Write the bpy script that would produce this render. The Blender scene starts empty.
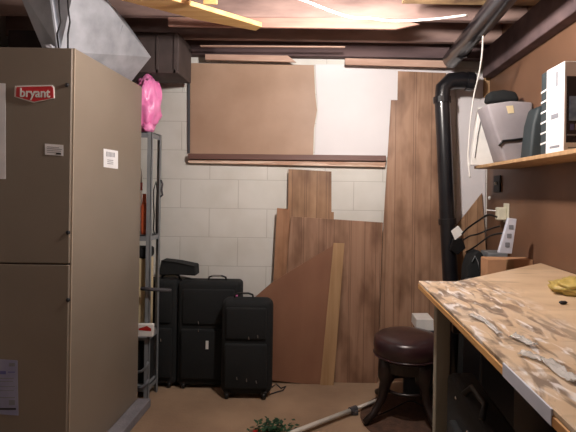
import bpy, bmesh, math, random
from mathutils import Vector, Matrix
random.seed(7)
SC = bpy.context.scene
COL = SC.collection
R = math.radians
F = 460.0; VX, VY = 325.0, 192.0; EYE = 1.30; ROLL = 0.015

def P(px, py, Y):
    """point of the room at distance Y seen at that place of the photograph"""
    u, v = px - VX, py - VY
    c, s = math.cos(ROLL), math.sin(ROLL)
    return Vector(((u*c + v*s)*Y/F, Y, EYE - (-u*s + v*c)*Y/F))

# ------------------------------------------------------------------ materials
MATS = {}
def lin(c):
    return tuple((x/255/12.92 if x/255 <= .04045 else ((x/255+.055)/1.055)**2.4) for x in c)

def mat(name, col, rough=.6, metal=0, col2=None, scale=(8, 8, 8), detail=4, bump=0, bscale=40, spec=.5,
        ramp=(.35, .65), coat=0, alpha=1, trans=0):
    m = bpy.data.materials.new(name); m.use_nodes = True
    nt = m.node_tree; b = nt.nodes['Principled BSDF']
    b.inputs['Roughness'].default_value = rough
    b.inputs['Metallic'].default_value = metal
    b.inputs['Specular IOR Level'].default_value = spec
    b.inputs['Coat Weight'].default_value = coat
    b.inputs['Alpha'].default_value = alpha
    b.inputs['Transmission Weight'].default_value = trans
    tc = nt.nodes.new('ShaderNodeTexCoord')
    c1 = lin(col) + (1,)
    c2 = (lin(col2) if col2 else tuple(x*.82 for x in lin(col))) + (1,)
    mp = nt.nodes.new('ShaderNodeMapping'); mp.inputs['Scale'].default_value = scale
    nt.links.new(tc.outputs['Object'], mp.inputs['Vector'])
    n = nt.nodes.new('ShaderNodeTexNoise'); n.inputs['Scale'].default_value = 1; n.inputs['Detail'].default_value = detail
    nt.links.new(mp.outputs['Vector'], n.inputs['Vector'])
    r = nt.nodes.new('ShaderNodeValToRGB')
    r.color_ramp.elements[0].position = ramp[0]; r.color_ramp.elements[1].position = ramp[1]
    r.color_ramp.elements[0].color = c2; r.color_ramp.elements[1].color = c1
    nt.links.new(n.outputs['Fac'], r.inputs['Fac'])
    nt.links.new(r.outputs['Color'], b.inputs['Base Color'])
    if bump:
        n2 = nt.nodes.new('ShaderNodeTexNoise'); n2.inputs['Scale'].default_value = bscale; n2.inputs['Detail'].default_value = 3
        nt.links.new(tc.outputs['Object'], n2.inputs['Vector'])
        bp = nt.nodes.new('ShaderNodeBump'); bp.inputs['Strength'].default_value = bump; bp.inputs['Distance'].default_value = .01
        nt.links.new(n2.outputs['Fac'], bp.inputs['Height']); nt.links.new(bp.outputs['Normal'], b.inputs['Normal'])
    MATS[name] = m
    return m

def block_wall(name, col, col2, mortar):
    m = bpy.data.materials.new(name); m.use_nodes = True
    nt = m.node_tree; b = nt.nodes['Principled BSDF']; b.inputs['Roughness'].default_value = .55
    tc = nt.nodes.new('ShaderNodeTexCoord'); sp = nt.nodes.new('ShaderNodeSeparateXYZ'); cb = nt.nodes.new('ShaderNodeCombineXYZ')
    nt.links.new(tc.outputs['Object'], sp.inputs[0])
    ax = nt.nodes.new('ShaderNodeMath'); ax.inputs[1].default_value = 4.06 + .74
    nt.links.new(sp.outputs['X'], ax.inputs[0])
    ay = nt.nodes.new('ShaderNodeMath'); ay.operation = 'ADD'; ay.inputs[1].default_value = .045 + .203*4
    nt.links.new(sp.outputs['Z'], ay.inputs[0])
    nt.links.new(ax.outputs[0], cb.inputs['X']); nt.links.new(ay.outputs[0], cb.inputs['Y'])
    br = nt.nodes.new('ShaderNodeTexBrick')
    br.inputs['Scale'].default_value = 1; br.inputs['Brick Width'].default_value = .406; br.inputs['Row Height'].default_value = .203
    br.inputs['Mortar Size'].default_value = .0035; br.inputs['Mortar Smooth'].default_value = .6; br.offset = .5
    br.inputs['Color1'].default_value = lin(col)+(1,); br.inputs['Color2'].default_value = lin(col2)+(1,)
    br.inputs['Mortar'].default_value = lin(mortar)+(1,)
    nt.links.new(cb.outputs[0], br.inputs['Vector'])
    n = nt.nodes.new('ShaderNodeTexNoise'); n.inputs['Scale'].default_value = 3; n.inputs['Detail'].default_value = 6
    nt.links.new(tc.outputs['Object'], n.inputs['Vector'])
    mx = nt.nodes.new('ShaderNodeMix'); mx.data_type = 'RGBA'; mx.blend_type = 'MULTIPLY'
    r = nt.nodes.new('ShaderNodeValToRGB'); r.color_ramp.elements[0].position = .3; r.color_ramp.elements[0].color = (.84, .83, .80, 1)
    r.color_ramp.elements[1].position = .6
    nt.links.new(n.outputs['Fac'], r.inputs['Fac'])
    mx.inputs[0].default_value = 1
    nt.links.new(br.outputs['Color'], mx.inputs[6]); nt.links.new(r.outputs['Color'], mx.inputs[7])
    nt.links.new(mx.outputs[2], b.inputs['Base Color'])
    bp = nt.nodes.new('ShaderNodeBump'); bp.inputs['Strength'].default_value = .35; bp.inputs['Distance'].default_value = .004; bp.invert = True
    nt.links.new(br.outputs['Fac'], bp.inputs['Height']); nt.links.new(bp.outputs['Normal'], b.inputs['Normal'])
    MATS[name] = m
    return m

def panelling(name, base, dark, light, groove=.1, seed=0.0, gcol=(84, 56, 44), gw=.018):
    """printed wood panelling: vertical figure, knots and grooves at uneven spacing"""
    m = bpy.data.materials.new(name); m.use_nodes = True
    nt = m.node_tree; b = nt.nodes['Principled BSDF']; b.inputs['Roughness'].default_value = .42
    tc = nt.nodes.new('ShaderNodeTexCoord')
    mp = nt.nodes.new('ShaderNodeMapping'); mp.inputs['Scale'].default_value = (22, 22, 1.3); mp.inputs['Location'].default_value = (seed, seed, seed)
    nt.links.new(tc.outputs['Object'], mp.inputs[0])
    n = nt.nodes.new('ShaderNodeTexNoise'); n.inputs['Scale'].default_value = 1; n.inputs['Detail'].default_value = 5; n.inputs['Distortion'].default_value = .8
    nt.links.new(mp.outputs[0], n.inputs['Vector'])
    r = nt.nodes.new('ShaderNodeValToRGB'); cr = r.color_ramp
    cr.elements[0].position = .26; cr.elements[0].color = lin(dark)+(1,)
    cr.elements[1].position = .72; cr.elements[1].color = lin(light)+(1,)
    e = cr.elements.new(.47); e.color = lin(base)+(1,)
    nt.links.new(n.outputs['Fac'], r.inputs['Fac'])
    # blotches
    mp3 = nt.nodes.new('ShaderNodeMapping'); mp3.inputs['Scale'].default_value = (7, 7, 3); mp3.inputs['Location'].default_value = (seed*2, 0, seed)
    nt.links.new(tc.outputs['Object'], mp3.inputs[0])
    n3 = nt.nodes.new('ShaderNodeTexNoise'); n3.inputs['Scale'].default_value = 1; n3.inputs['Detail'].default_value = 3
    nt.links.new(mp3.outputs[0], n3.inputs['Vector'])
    r3 = nt.nodes.new('ShaderNodeValToRGB'); r3.color_ramp.elements[0].position = .35; r3.color_ramp.elements[0].color = (.58, .53, .50, 1)
    r3.color_ramp.elements[1].position = .55
    nt.links.new(n3.outputs['Fac'], r3.inputs['Fac'])
    mxa = nt.nodes.new('ShaderNodeMix'); mxa.data_type = 'RGBA'; mxa.blend_type = 'MULTIPLY'; mxa.inputs[0].default_value = 1
    nt.links.new(r.outputs[0], mxa.inputs[6]); nt.links.new(r3.outputs[0], mxa.inputs[7])
    # grooves
    sp = nt.nodes.new('ShaderNodeSeparateXYZ'); nt.links.new(tc.outputs['Object'], sp.inputs[0])
    def grooves(period, off):
        a = nt.nodes.new('ShaderNodeMath'); a.operation = 'ADD'; a.inputs[1].default_value = 20 + off; nt.links.new(sp.outputs['X'], a.inputs[0])
        d = nt.nodes.new('ShaderNodeMath'); d.operation = 'DIVIDE'; d.inputs[1].default_value = period; nt.links.new(a.outputs[0], d.inputs[0])
        f = nt.nodes.new('ShaderNodeMath'); f.operation = 'FRACT'; nt.links.new(d.outputs[0], f.inputs[0])
        l = nt.nodes.new('ShaderNodeMath'); l.operation = 'LESS_THAN'; l.inputs[1].default_value = gw*.35/period; nt.links.new(f.outputs[0], l.inputs[0])
        return l
    g1, g2 = grooves(groove, seed*.13), grooves(groove*1.62, seed*.37)
    mxm = nt.nodes.new('ShaderNodeMath'); mxm.operation = 'MAXIMUM'
    nt.links.new(g1.outputs[0], mxm.inputs[0]); nt.links.new(g2.outputs[0], mxm.inputs[1])
    sc = nt.nodes.new('ShaderNodeMath'); sc.operation = 'MULTIPLY'; sc.inputs[1].default_value = .42; nt.links.new(mxm.outputs[0], sc.inputs[0])
    mx = nt.nodes.new('ShaderNodeMix'); mx.data_type = 'RGBA'
    nt.links.new(sc.outputs[0], mx.inputs[0]); nt.links.new(mxa.outputs[2], mx.inputs[6]); mx.inputs[7].default_value = lin(gcol)+(1,)
    nt.links.new(mx.outputs[2], b.inputs['Base Color'])
    MATS[name] = m
    return m

def bench_mat(name):
    """plywood worn along its left edge: white paint smears and dark grime"""
    m = bpy.data.materials.new(name); m.use_nodes = True
    nt = m.node_tree; b = nt.nodes['Principled BSDF']; b.inputs['Roughness'].default_value = .38
    tc = nt.nodes.new('ShaderNodeTexCoord')
    def noise(scale, detail, loc=(0, 0, 0), rot=0, dist=0):
        mp = nt.nodes.new('ShaderNodeMapping'); mp.inputs['Scale'].default_value = scale; mp.inputs['Location'].default_value = loc
        mp.inputs['Rotation'].default_value = (0, 0, rot)
        nt.links.new(tc.outputs['Object'], mp.inputs[0])
        n = nt.nodes.new('ShaderNodeTexNoise'); n.inputs['Scale'].default_value = 1; n.inputs['Detail'].default_value = detail; n.inputs['Distortion'].default_value = dist
        nt.links.new(mp.outputs[0], n.inputs['Vector']); return n
    def ramp(src, p0, p1, c0, c1):
        r = nt.nodes.new('ShaderNodeValToRGB'); r.color_ramp.elements[0].position = p0; r.color_ramp.elements[1].position = p1
        r.color_ramp.elements[0].color = c0; r.color_ramp.elements[1].color = c1
        nt.links.new(src, r.inputs[0]); return r
    def mix(fac, a, bcol, mode='MIX'):
        x = nt.nodes.new('ShaderNodeMix'); x.data_type = 'RGBA'; x.blend_type = mode
        nt.links.new(fac, x.inputs[0])
        nt.links.new(a, x.inputs[6]); x.inputs[7].default_value = bcol; return x.outputs[2]
    def math2(op, a, bb):
        x = nt.nodes.new('ShaderNodeMath'); x.operation = op; x.use_clamp = True
        nt.links.new(a, x.inputs[0])
        if isinstance(bb, float): x.inputs[1].default_value = bb
        else: nt.links.new(bb, x.inputs[1])
        return x.outputs[0]
    W, K = (1, 1, 1, 1), (0, 0, 0, 1)
    base = ramp(noise((3, 9, 3), 4).outputs[0], .3, .7, lin((198, 170, 138))+(1,), lin((216, 190, 158))+(1,)).outputs[0]
    sp = nt.nodes.new('ShaderNodeSeparateXYZ'); nt.links.new(tc.outputs['Object'], sp.inputs[0])
    # wear zone: close to the left edge (object x) with a wandering limit
    wob = noise((3, 3, 3), 3, (4, 2, 0)).outputs[0]
    ma = nt.nodes.new('ShaderNodeMath'); ma.operation = 'MULTIPLY_ADD'; ma.inputs[1].default_value = .35
    nt.links.new(wob, ma.inputs[0]); nt.links.new(sp.outputs['X'], ma.inputs[2])
    zone = ramp(ma.outputs[0], .02, .17, W, K).outputs[0]     # object x is measured from the middle of the top
    wht = ramp(noise((34, 11, 5), 7, (1, 5, 0), .5, .8).outputs[0], .56, .66, K, W).outputs[0]
    drk = ramp(noise((26, 8, 5), 8, (7, 3, 0), .55, .8).outputs[0], .46, .58, K, W).outputs[0]
    film = ramp(noise((4, 5, 5), 4, (2, 8, 0)).outputs[0], .42, .58, K, W).outputs[0]
    c = mix(math2('MULTIPLY', math2('MULTIPLY', film, zone), .45), base, lin((214, 204, 192))+(1,))
    c = mix(math2('MULTIPLY', math2('MULTIPLY', drk, zone), .78), c, lin((104, 86, 74))+(1,))
    c = mix(math2('MULTIPLY', math2('MULTIPLY', wht, zone), .75), c, lin((244, 240, 238))+(1,))
    grime = ramp(noise((2.5, 16, 5), 5, (0, 9, 0), .25).outputs[0], .60, .68, K, W).outputs[0]
    c = mix(math2('MULTIPLY', grime, .45), c, lin((138, 112, 84))+(1,))
    nt.links.new(c, b.inputs['Base Color'])
    MATS[name] = m
    return m

block_wall('block', (216, 214, 208), (213, 211, 205), (192, 189, 182))
mat('block_plain', (205, 200, 194), .8)
mat('floor', (164, 138, 112), .75, col2=(140, 116, 94), scale=(3, 3, 3), detail=8, bump=.2, bscale=60)
mat('hardboard', (178, 148, 126), .5, col2=(162, 132, 110), scale=(3, 3, 3), detail=6)
mat('hardboard_dark', (118, 86, 66), .45, col2=(102, 74, 56), scale=(2.5, 2.5, 2.5), detail=5)
mat('hardboard_red', (144, 104, 82), .45, col2=(130, 92, 72), scale=(5, 5, 2), detail=5)
panelling('panel_a', (158, 124, 100), (134, 102, 82), (170, 136, 112), .125, 1.3)
panelling('panel_b', (156, 122, 94), (132, 98, 76), (170, 136, 106), .085, 4.1)
panelling('panel_c', (154, 120, 98), (126, 94, 76), (168, 134, 110), .105, 7.7)
panelling('panel_d', (154, 114, 86), (134, 96, 72), (166, 126, 98), .3, 2.2)
mat('lath', (180, 146, 108), .6, col2=(160, 126, 90), scale=(30, 30, 2))
mat('rail_dark', (112, 80, 72), .5, scale=(2, 30, 30))
mat('ledge_pale', (216, 190, 170), .6, col2=(180, 142, 120), scale=(4, 20, 60), ramp=(.45, .55))
mat('white_board', (222, 218, 220), .5, col2=(214, 210, 212), scale=(2, 2, 2))
mat('joist', (170, 142, 132), .8, col2=(112, 90, 86), scale=(2, 8, 8), detail=6)
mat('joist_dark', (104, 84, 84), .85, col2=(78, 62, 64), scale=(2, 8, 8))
mat('joist_light', (196, 164, 146), .75, col2=(166, 132, 116), scale=(3, 20, 20))
mat('board_tan', (186, 146, 130), .8, col2=(160, 118, 106), scale=(3, 20, 20))
mat('subfloor', (160, 134, 130), .85, col2=(124, 102, 102), scale=(1, 6, 1), detail=5)
mat('pine', (232, 190, 128), .6, col2=(214, 166, 100), scale=(2, 30, 30))
mat('ply_ceiling', (190, 158, 116), .7, col2=(110, 84, 62), scale=(6, 9, 6), detail=6)
mat('taupe', (132, 121, 108), .42, col2=(127, 116, 103), scale=(3, 3, 3), spec=.4)
mat('seam', (48, 36, 30), .7)
mat('edge_pale', (176, 160, 142), .4)
mat('galv', (176, 180, 188), .42, .35, col2=(150, 154, 162), scale=(9, 9, 9), detail=5)
mat('duct_brown', (82, 70, 68), .7, .1, col2=(68, 58, 56))
mat('steel_grey', (138, 142, 146), .5, .2)
mat('black_fabric', (17, 21, 23), .85, bump=.4, bscale=300)
mat('black_trim', (12, 13, 14), .5)
mat('black_plastic', (20, 20, 22), .35)
mat('wheel', (16, 16, 17), .5)
mat('chrome', (200, 200, 200), .25, .9)
mat('white', (236, 234, 230), .5)
mat('paper', (236, 236, 238), .6)
mat('paper_blue', (150, 152, 178), .6, col2=(132, 134, 166))
mat('ink_grey', (130, 132, 140), .7)
mat('ink_blue', (96, 98, 156), .7)
mat('ink_black', (30, 30, 34), .6)
mat('red_badge', (206, 34, 44), .3)
mat('red', (178, 34, 30), .5)
mat('pink', (244, 150, 202), .35, col2=(232, 120, 180), scale=(14, 14, 14), bump=.5, bscale=30, coat=.3)
mat('orange', (206, 96, 56), .5)
mat('cream', (222, 204, 164), .6)
mat('cardboard', (198, 150, 112), .75)
mat('concrete', (140, 138, 142), .8, col2=(120, 118, 124), bump=.3, bscale=80)
mat('pipe_black', (28, 28, 32), .3, col2=(20, 20, 24), coat=.3)
mat('grey_canvas', (156, 150, 154), .8, col2=(140, 134, 138), scale=(6, 6, 6), bump=.3, bscale=200)
mat('grey_dark', (70, 68, 72), .7)
mat('teal_dark', (46, 56, 60), .6)
mat('leather', (54, 32, 36), .3, col2=(42, 25, 28), coat=.25)
mat('dark_wood', (30, 19, 18), .35)
mat('grey_wood', (170, 166, 150), .6, col2=(140, 136, 122), scale=(10, 10, 1.5))
mat('grey_box', (78, 80, 84), .7)
mat('green', (34, 78, 46), .6, col2=(18, 50, 30), scale=(30, 30, 30))
mat('pole_white', (220, 216, 206), .4)
mat('cream_plastic', (222, 218, 196), .4)
mat('yellow_film', (214, 190, 112), .3, col2=(190, 166, 90), scale=(12, 12, 12), bump=.6, bscale=30, alpha=.8)
mat('clear_film', (236, 234, 230), .15, alpha=.55, coat=.5)
mat('ply_edge', (214, 164, 102), .6, col2=(178, 128, 76), scale=(2, 2, 160), ramp=(.45, .55))
mat('tape_white', (206, 210, 224), .5)
mat('screen_dark', (26, 30, 44), .25)
mat('screen_blue', (136, 166, 200), .3, col2=(90, 120, 160), scale=(30, 30, 30))
mat('brown_mottled', (92, 66, 50), .9, col2=(70, 50, 40), scale=(20, 20, 20), bump=.5, bscale=120)
mat('maroon', (92, 34, 34), .6)
mat('glass_green', (90, 60, 40), .2)
bench_mat('bench')

# ------------------------------------------------------------------ mesh helpers
ORG = {}
class MB:
    def __init__(s): s.bm = bmesh.new()
    def box(s, x0, x1, y0, y1, z0, z1, bevel=0, seg=2):
        n0 = len(s.bm.verts)
        r = bmesh.ops.create_cube(s.bm, size=1)
        vs = r['verts']
        for v in vs:
            v.co = Vector((x0+(v.co.x+.5)*(x1-x0), y0+(v.co.y+.5)*(y1-y0), z0+(v.co.z+.5)*(z1-z0)))
        if bevel:
            es = {e for v in vs for e in v.link_edges}
            bmesh.ops.bevel(s.bm, geom=list(es), offset=bevel, segments=seg, affect='EDGES', profile=.5)
        return s
    def prism(s, pts, vec):
        """closed polygon pts extruded by vec"""
        vec = Vector(vec)
        a = [s.bm.verts.new(p) for p in pts]; b = [s.bm.verts.new(Vector(p)+vec) for p in pts]
        s.bm.faces.new(a); s.bm.faces.new(b[::-1])
        n = len(a)
        for i in range(n):
            s.bm.faces.new((a[i], b[i], b[(i+1) % n], a[(i+1) % n]))
        return s
    def hull(s, pts):
        vs = [s.bm.verts.new(p) for p in pts]
        r = bmesh.ops.convex_hull(s.bm, input=vs)
        return s
    def tube(s, pts, r, seg=10, cap=True, flat=None):
        """round bar through pts; r a number or a list"""
        pts = [Vector(p) for p in pts]
        n = len(pts); rr = r if isinstance(r, (list, tuple)) else [r]*n
        rings = []; up = None
        for i, p in enumerate(pts):
            t = (pts[min(i+1, n-1)] - pts[max(i-1, 0)]).normalized()
            if up is None:
                up = Vector((0, 0, 1)) if abs(t.z) < .9 else Vector((1, 0, 0))
            a = t.cross(up).normalized(); b = a.cross(t).normalized(); up = b
            fy = flat if flat else 1
            rings.append([s.bm.verts.new(p + (a*math.cos(k*2*math.pi/seg) + b*fy*math.sin(k*2*math.pi/seg))*rr[i]) for k in range(seg)])
        for i in range(n-1):
            for k in range(seg):
                s.bm.faces.new((rings[i][k], rings[i][(k+1) % seg], rings[i+1][(k+1) % seg], rings[i+1][k]))
        if cap:
            s.bm.faces.new(rings[0][::-1]); s.bm.faces.new(rings[-1])
        return s
    def lathe(s, prof, c=(0, 0, 0), seg=28, axis='Z'):
        """profile [(r, h)] turned about an axis through c"""
        c = Vector(c); rings = []
        for (r, h) in prof:
            ring = []
            for k in range(seg):
                a = k*2*math.pi/seg
                q = (r*math.cos(a), r*math.sin(a), h)
                if axis == 'X': q = (h, q[0], q[1])
                if axis == 'Y': q = (q[0], h, q[1])
                ring.append(s.bm.verts.new(c+Vector(q)))
            rings.append(ring)
        for i in range(len(rings)-1):
            for k in range(seg):
                s.bm.faces.new((rings[i][k], rings[i][(k+1) % seg], rings[i+1][(k+1) % seg], rings[i+1][k]))
        s.bm.faces.new(rings[0][::-1]); s.bm.faces.new(rings[-1])
        return s
    def blob(s, c, size, amp=.15, sub=3, seed=0, freq=3.0, zflat=None):
        """crumpled ellipsoid"""
        from mathutils import noise
        r = bmesh.ops.create_icosphere(s.bm, subdivisions=sub, radius=1)
        for v in r['verts']:
            d = 1 + amp*noise.noise(v.co*freq+Vector((seed, seed*2, 0))) + amp*.5*noise.noise(v.co*freq*2.7+Vector((0, seed, seed)))
            q = v.co*d
            v.co = Vector(c)+Vector((q.x*size[0], q.y*size[1], q.z*size[2]))
            if zflat is not None: v.co.z = max(v.co.z, zflat)
        return s
    def build(s, name, m, parent=None, world=True, smooth=False, bevel=0, subsurf=0, seg=2):
        bmesh.ops.recalc_face_normals(s.bm, faces=s.bm.faces[:])
        me = bpy.data.meshes.new(name)
        if parent is None:
            lo = Vector([min(v.co[i] for v in s.bm.verts) for i in range(3)])
            hi = Vector([max(v.co[i] for v in s.bm.verts) for i in range(3)])
            o_ = Vector(((lo.x+hi.x)/2, (lo.y+hi.y)/2, lo.z)) if world else Vector((0, 0, 0))
        else:
            o_ = ORG[parent.name] if world else Vector((0, 0, 0))
        bmesh.ops.translate(s.bm, verts=s.bm.verts[:], vec=-o_)
        s.bm.to_mesh(me); s.bm.free()
        if smooth:
            for p in me.polygons: p.use_smooth = True
        ob = bpy.data.objects.new(name, me); COL.objects.link(ob)
        me.materials.append(MATS[m])
        if parent is None:
            ob.location = o_; ORG[ob.name] = o_
        else:
            ob.parent = parent; ORG[ob.name] = ORG[parent.name]
        if bevel:
            b = ob.modifiers.new('bevel', 'BEVEL'); b.width = bevel; b.segments = seg; b.limit_method = 'ANGLE'
        if subsurf:
            b = ob.modifiers.new('sub', 'SUBSURF'); b.levels = b.render_levels = subsurf
        return ob

def tag(o, label, cat, group=None, kind=None):
    if label: o['label'] = label
    if cat: o['category'] = cat
    if group: o['group'] = group
    if kind: o['kind'] = kind
    return o
def thing(name, loc, label, cat, group=None, rz=0):
    o = bpy.data.objects.new(name, None); COL.objects.link(o); o.location = loc; o.rotation_euler = (0, 0, rz)
    ORG[o.name] = Vector(loc); o.empty_display_size = .1
    return tag(o, label, cat, group)
def struct(o, label=None):
    o['kind'] = 'structure'
    if label: o['label'] = label
    return o

def flat_text(s, name, m, parent, origin, right, up, size, depth=.002, offset=0.0, sx=1.0):
    """raised lettering standing on a surface; origin = middle of the word (world)"""
    cu = bpy.data.curves.new('lettering', 'FONT'); cu.body = s; cu.size = 1; cu.align_x = 'CENTER'; cu.align_y = 'CENTER'
    cu.extrude = .001; cu.offset = offset
    to = bpy.data.objects.new('lettering', cu); COL.objects.link(to)
    dg = bpy.context.evaluated_depsgraph_get()
    me = bpy.data.meshes.new_from_object(to.evaluated_get(dg))
    bpy.data.objects.remove(to)
    right = Vector(right).normalized(); up = Vector(up).normalized(); nrm = right.cross(up)
    og = Vector(origin) - ORG[parent.name]
    for v in me.vertices:
        v.co = og + right*v.co.x*size*sx + up*v.co.y*size + nrm*(v.co.z/.001*depth/2 + depth/2)
    me.materials.clear(); me.materials.append(MATS[m])
    ob = bpy.data.objects.new(name, me); COL.objects.link(ob); ob.parent = parent; ORG[ob.name] = ORG[parent.name]
    return ob

# ------------------------------------------------------------------ room shell
YB = 3.24; XR = 1.14; XL = -2.1; YF = -1.3; HC = 2.44
struct(MB().box(XL-.1, XR+.1, YF-.1, YB+.1, -.1, 0).build('floor', 'floor'))
struct(MB().box(XL-.1, XR+.1, YF-.1, YB+.1, HC, HC+.06).build('ceiling', 'subfloor'))
wb = MB().box(XL-.1, XR+.1, YB, YB+.12, 0, HC).build('wall_back', 'block'); struct(wb)
struct(MB().box(XL-.1, XL, YF, YB, 0, HC).build('wall_left', 'block_plain'))
struct(MB().box(XR, XR+.1, YF, YB, 0, HC).build('wall_right', 'hardboard_dark'))
struct(MB().box(XL, XR, YF-.1, YF, 0, HC).build('wall_front', 'block_plain'))
# joists running across the room, a board nailed across them, the plate along the back wall
n_ = 1
for y in (-.9, -.45, 0, .45, .9, 1.33, 1.83, 2.22, 2.62, 3.0):
    struct(MB().box(XL, XR, y, y+.04, 2.29, HC, .003, 1).build('trim_%d' % n_, 'joist')); n_ += 1
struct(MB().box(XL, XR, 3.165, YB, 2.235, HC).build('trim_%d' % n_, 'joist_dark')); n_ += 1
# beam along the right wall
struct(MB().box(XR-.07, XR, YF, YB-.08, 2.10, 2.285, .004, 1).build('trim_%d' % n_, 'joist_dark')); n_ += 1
# pale strip in the corner, top right of the back wall
struct(MB().box(1.10, 1.14, 3.215, YB, 1.98, 2.20).build('trim_%d' % n_, 'lath')); n_ += 1

def board_thing(name, pts, vec, m, label, cat, bevel=.002):
    return tag(MB().prism(pts, vec).build(name, m, bevel=bevel, seg=1), label, cat)
# board across the ceiling
board_thing('ceiling_board', [P(168, 17, 2.60), P(392, 18, 2.60), P(420, 24, 2.60), P(396, 29, 2.60), P(168, 26, 2.60)], (0, .02, 0), 'board_tan',
            'pinkish board nailed across the ceiling joists behind the pale yellow lath', 'board')
board_thing('ceiling_block', [P(203, -8, 2.22-.04), P(217, -8, 2.18), P(217, 4, 2.18), P(203, 4, 2.18)], (0, .01, 0), 'pine',
            'small yellow wood block at top edge of the ceiling, above the long lath', 'wood block')
# bands over the wall
board_thing('plate_strip', [P(205, 54, 3.14), P(288, 55.5, 3.14), P(296, 62, 3.14), P(205, 59.5, 3.14)], (0, .02, 0), 'joist_light',
            'short pale wood strip over the brown hardboard at the wall top', 'wood strip')
board_thing('plate_strip', [P(345, 58, 3.14), P(447, 60.5, 3.14), P(447, 67.5, 3.14), P(345, 64.5, 3.14)], (0, .02, 0), 'joist_light',
            'pale wood strip over the white board and tall panelling at the wall top', 'wood strip')
board_thing('ceiling_lath', [P(200, 45, 2.96), P(345, 46, 2.96), P(345, 47.3, 2.96), P(200, 46.3, 2.96)], (0, .02, 0), 'joist_light',
            'thin pale batten under the last joist before the back wall', 'batten')
# long yellow lath lying askew under the joists
z_ = lambda px, py, h: P(px, py, h*F/(VY-py+(px-VX)*math.sin(ROLL)))
lt = [z_(100, -14, .91), z_(172, 0, .91), z_(262, 27, .91), z_(256, 31, .91), z_(198, 20, .91), z_(120, 0, .91), z_(90, -10, .91)]
lt = [Vector((p.x, p.y, 2.21)) for p in lt]
board_thing('ceiling_lath', lt, (0, 0, .025), 'pine', 'bright yellow pine lath running askew under the ceiling joists', 'lath')
# plywood sheet over the right half
tag(MB().box(.38, 1.06, 1.0, 2.36, 2.272, 2.288).build('plywood_sheet', 'ply_ceiling'),
    'stained plywood sheet fixed to the ceiling beside the black pipe, top right', 'plywood')

# ------------------------------------------------------------------ back wall furnishings
board_thing('hardboard_sheet', [P(190, 63, 3.225), P(314, 65, 3.225), P(315, 92, 3.225), P(317, 110, 3.225), P(314, 128, 3.225), P(313, 157, 3.225), P(190, 155, 3.225)],
            (0, .013, 0), 'hardboard', 'brown hardboard sheet covering the upper left of the block wall', 'hardboard')
board_thing('painted_sheet', [P(315.2, 64, 3.23), P(455, 66, 3.23), P(455, 158, 3.23), P(314.5, 157, 3.23), P(315.5, 128, 3.23), P(318, 110, 3.23), P(316.4, 92, 3.23)],
            (0, .008, 0), 'white_board', 'smooth white board between brown hardboard and tall wood panelling', 'panel')
board_thing('wall_rail', [P(188, 153.5, 3.19), P(386, 155.5, 3.19), P(386, 161, 3.19), P(188, 159, 3.19)], (0, .045, 0), 'rail_dark',
            'dark brown narrow rail along the foot of the hardboard sheet', 'rail')
board_thing('ledge_strip', [P(188, 159.4, 3.21), P(386, 161.4, 3.21), P(385, 167.3, 3.21), P(188, 163, 3.21)], (0, .025, 0), 'ledge_pale',
            'pale worn wood strip directly below the dark brown wall rail', 'wood strip')
# edge strip beside the hardboard
board_thing('edge_batten', [P(187.5, 66, 3.225), P(189.6, 66, 3.225), P(189.6, 153, 3.225), P(187.5, 153, 3.225)], (0, .013, 0), 'grey_box',
            'thin grey edge strip on the left side of the brown hardboard', 'strip')

board_thing('painted_sheet', [P(456.5, 72, 3.23), P(487, 74, 3.23), P(485, 240, 3.23), P(456.5, 240, 3.23)], (0, .008, 0), 'white_board',
            'narrow white board on the back wall between drain pipe and right corner', 'panel')

def lean(poly, yb, yt, zt=2.2):
    out = []
    for (px, py) in poly:
        Y = yb
        for _ in range(25):
            z = P(px, py, Y).z; Y = yb + (yt-yb)*max(z, 0)/zt
        out.append(P(px, py, Y))
    return out
def sheet(name, poly, yb, yt, th, m, label, cat='wood panel'):
    pts = lean(poly, yb, yt)
    o = board_thing(name, pts, (0, th, 0), m, label, cat, .001)
    if name == 'leaning_board': o['group'] = 'wood grain boards leaning on the back wall'
    return o
sheet('leaning_board', [(398, 71), (446, 73), (452, 200), (455, 384.5), (378, 383), (380.5, 290), (383.5, 222), (391, 100), (397.5, 100)], 3.172, 3.205, .006, 'panel_a',
      'tall wood grain panel with stepped top standing behind the black pipe')
sheet('leaning_board', [(288.5, 169), (331.5, 171.5), (331.5, 212), (334, 212), (331, 384), (285, 384)], 3.172, 3.197, .006, 'panel_b',
      'narrow wood grain panel standing up highest between the two white wall patches')
sheet('leaning_board', [(277, 208), (290, 209), (284.5, 383), (268, 383)], 3.158, 3.178, .005, 'panel_d',
      'left narrow sliver of wood panelling beside the bare block wall')
sheet('leaning_board', [(291, 216.5), (383, 222.5), (380, 300), (377.5, 385), (284, 382), (284, 300)], 3.142, 3.165, .005, 'panel_c',
      'wide low wood grain panel behind the leaning tan lath')
sheet('hardboard_offcut', [(255, 297), (272, 282.5), (315, 256), (334, 245), (329, 300), (322, 386), (268, 380), (255, 376)], 3.11, 3.15, .006, 'hardboard_red',
      'reddish brown hardboard offcut with slanting top beside the black suitcases', 'hardboard')
sheet('wood_lath', [(333.5, 243), (344.5, 243.5), (333.5, 386.5), (320, 386)], 3.095, 3.135, .012, 'lath',
      'light tan lath leaning upright against the wood panelling', 'lath')
sheet('leaning_board', [(456, 226), (482, 193), (486, 250), (486, 384), (457, 384)], 3.19, 3.22, .008, 'panel_b',
      'small slant topped wood panel in the right corner behind cables')

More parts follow.
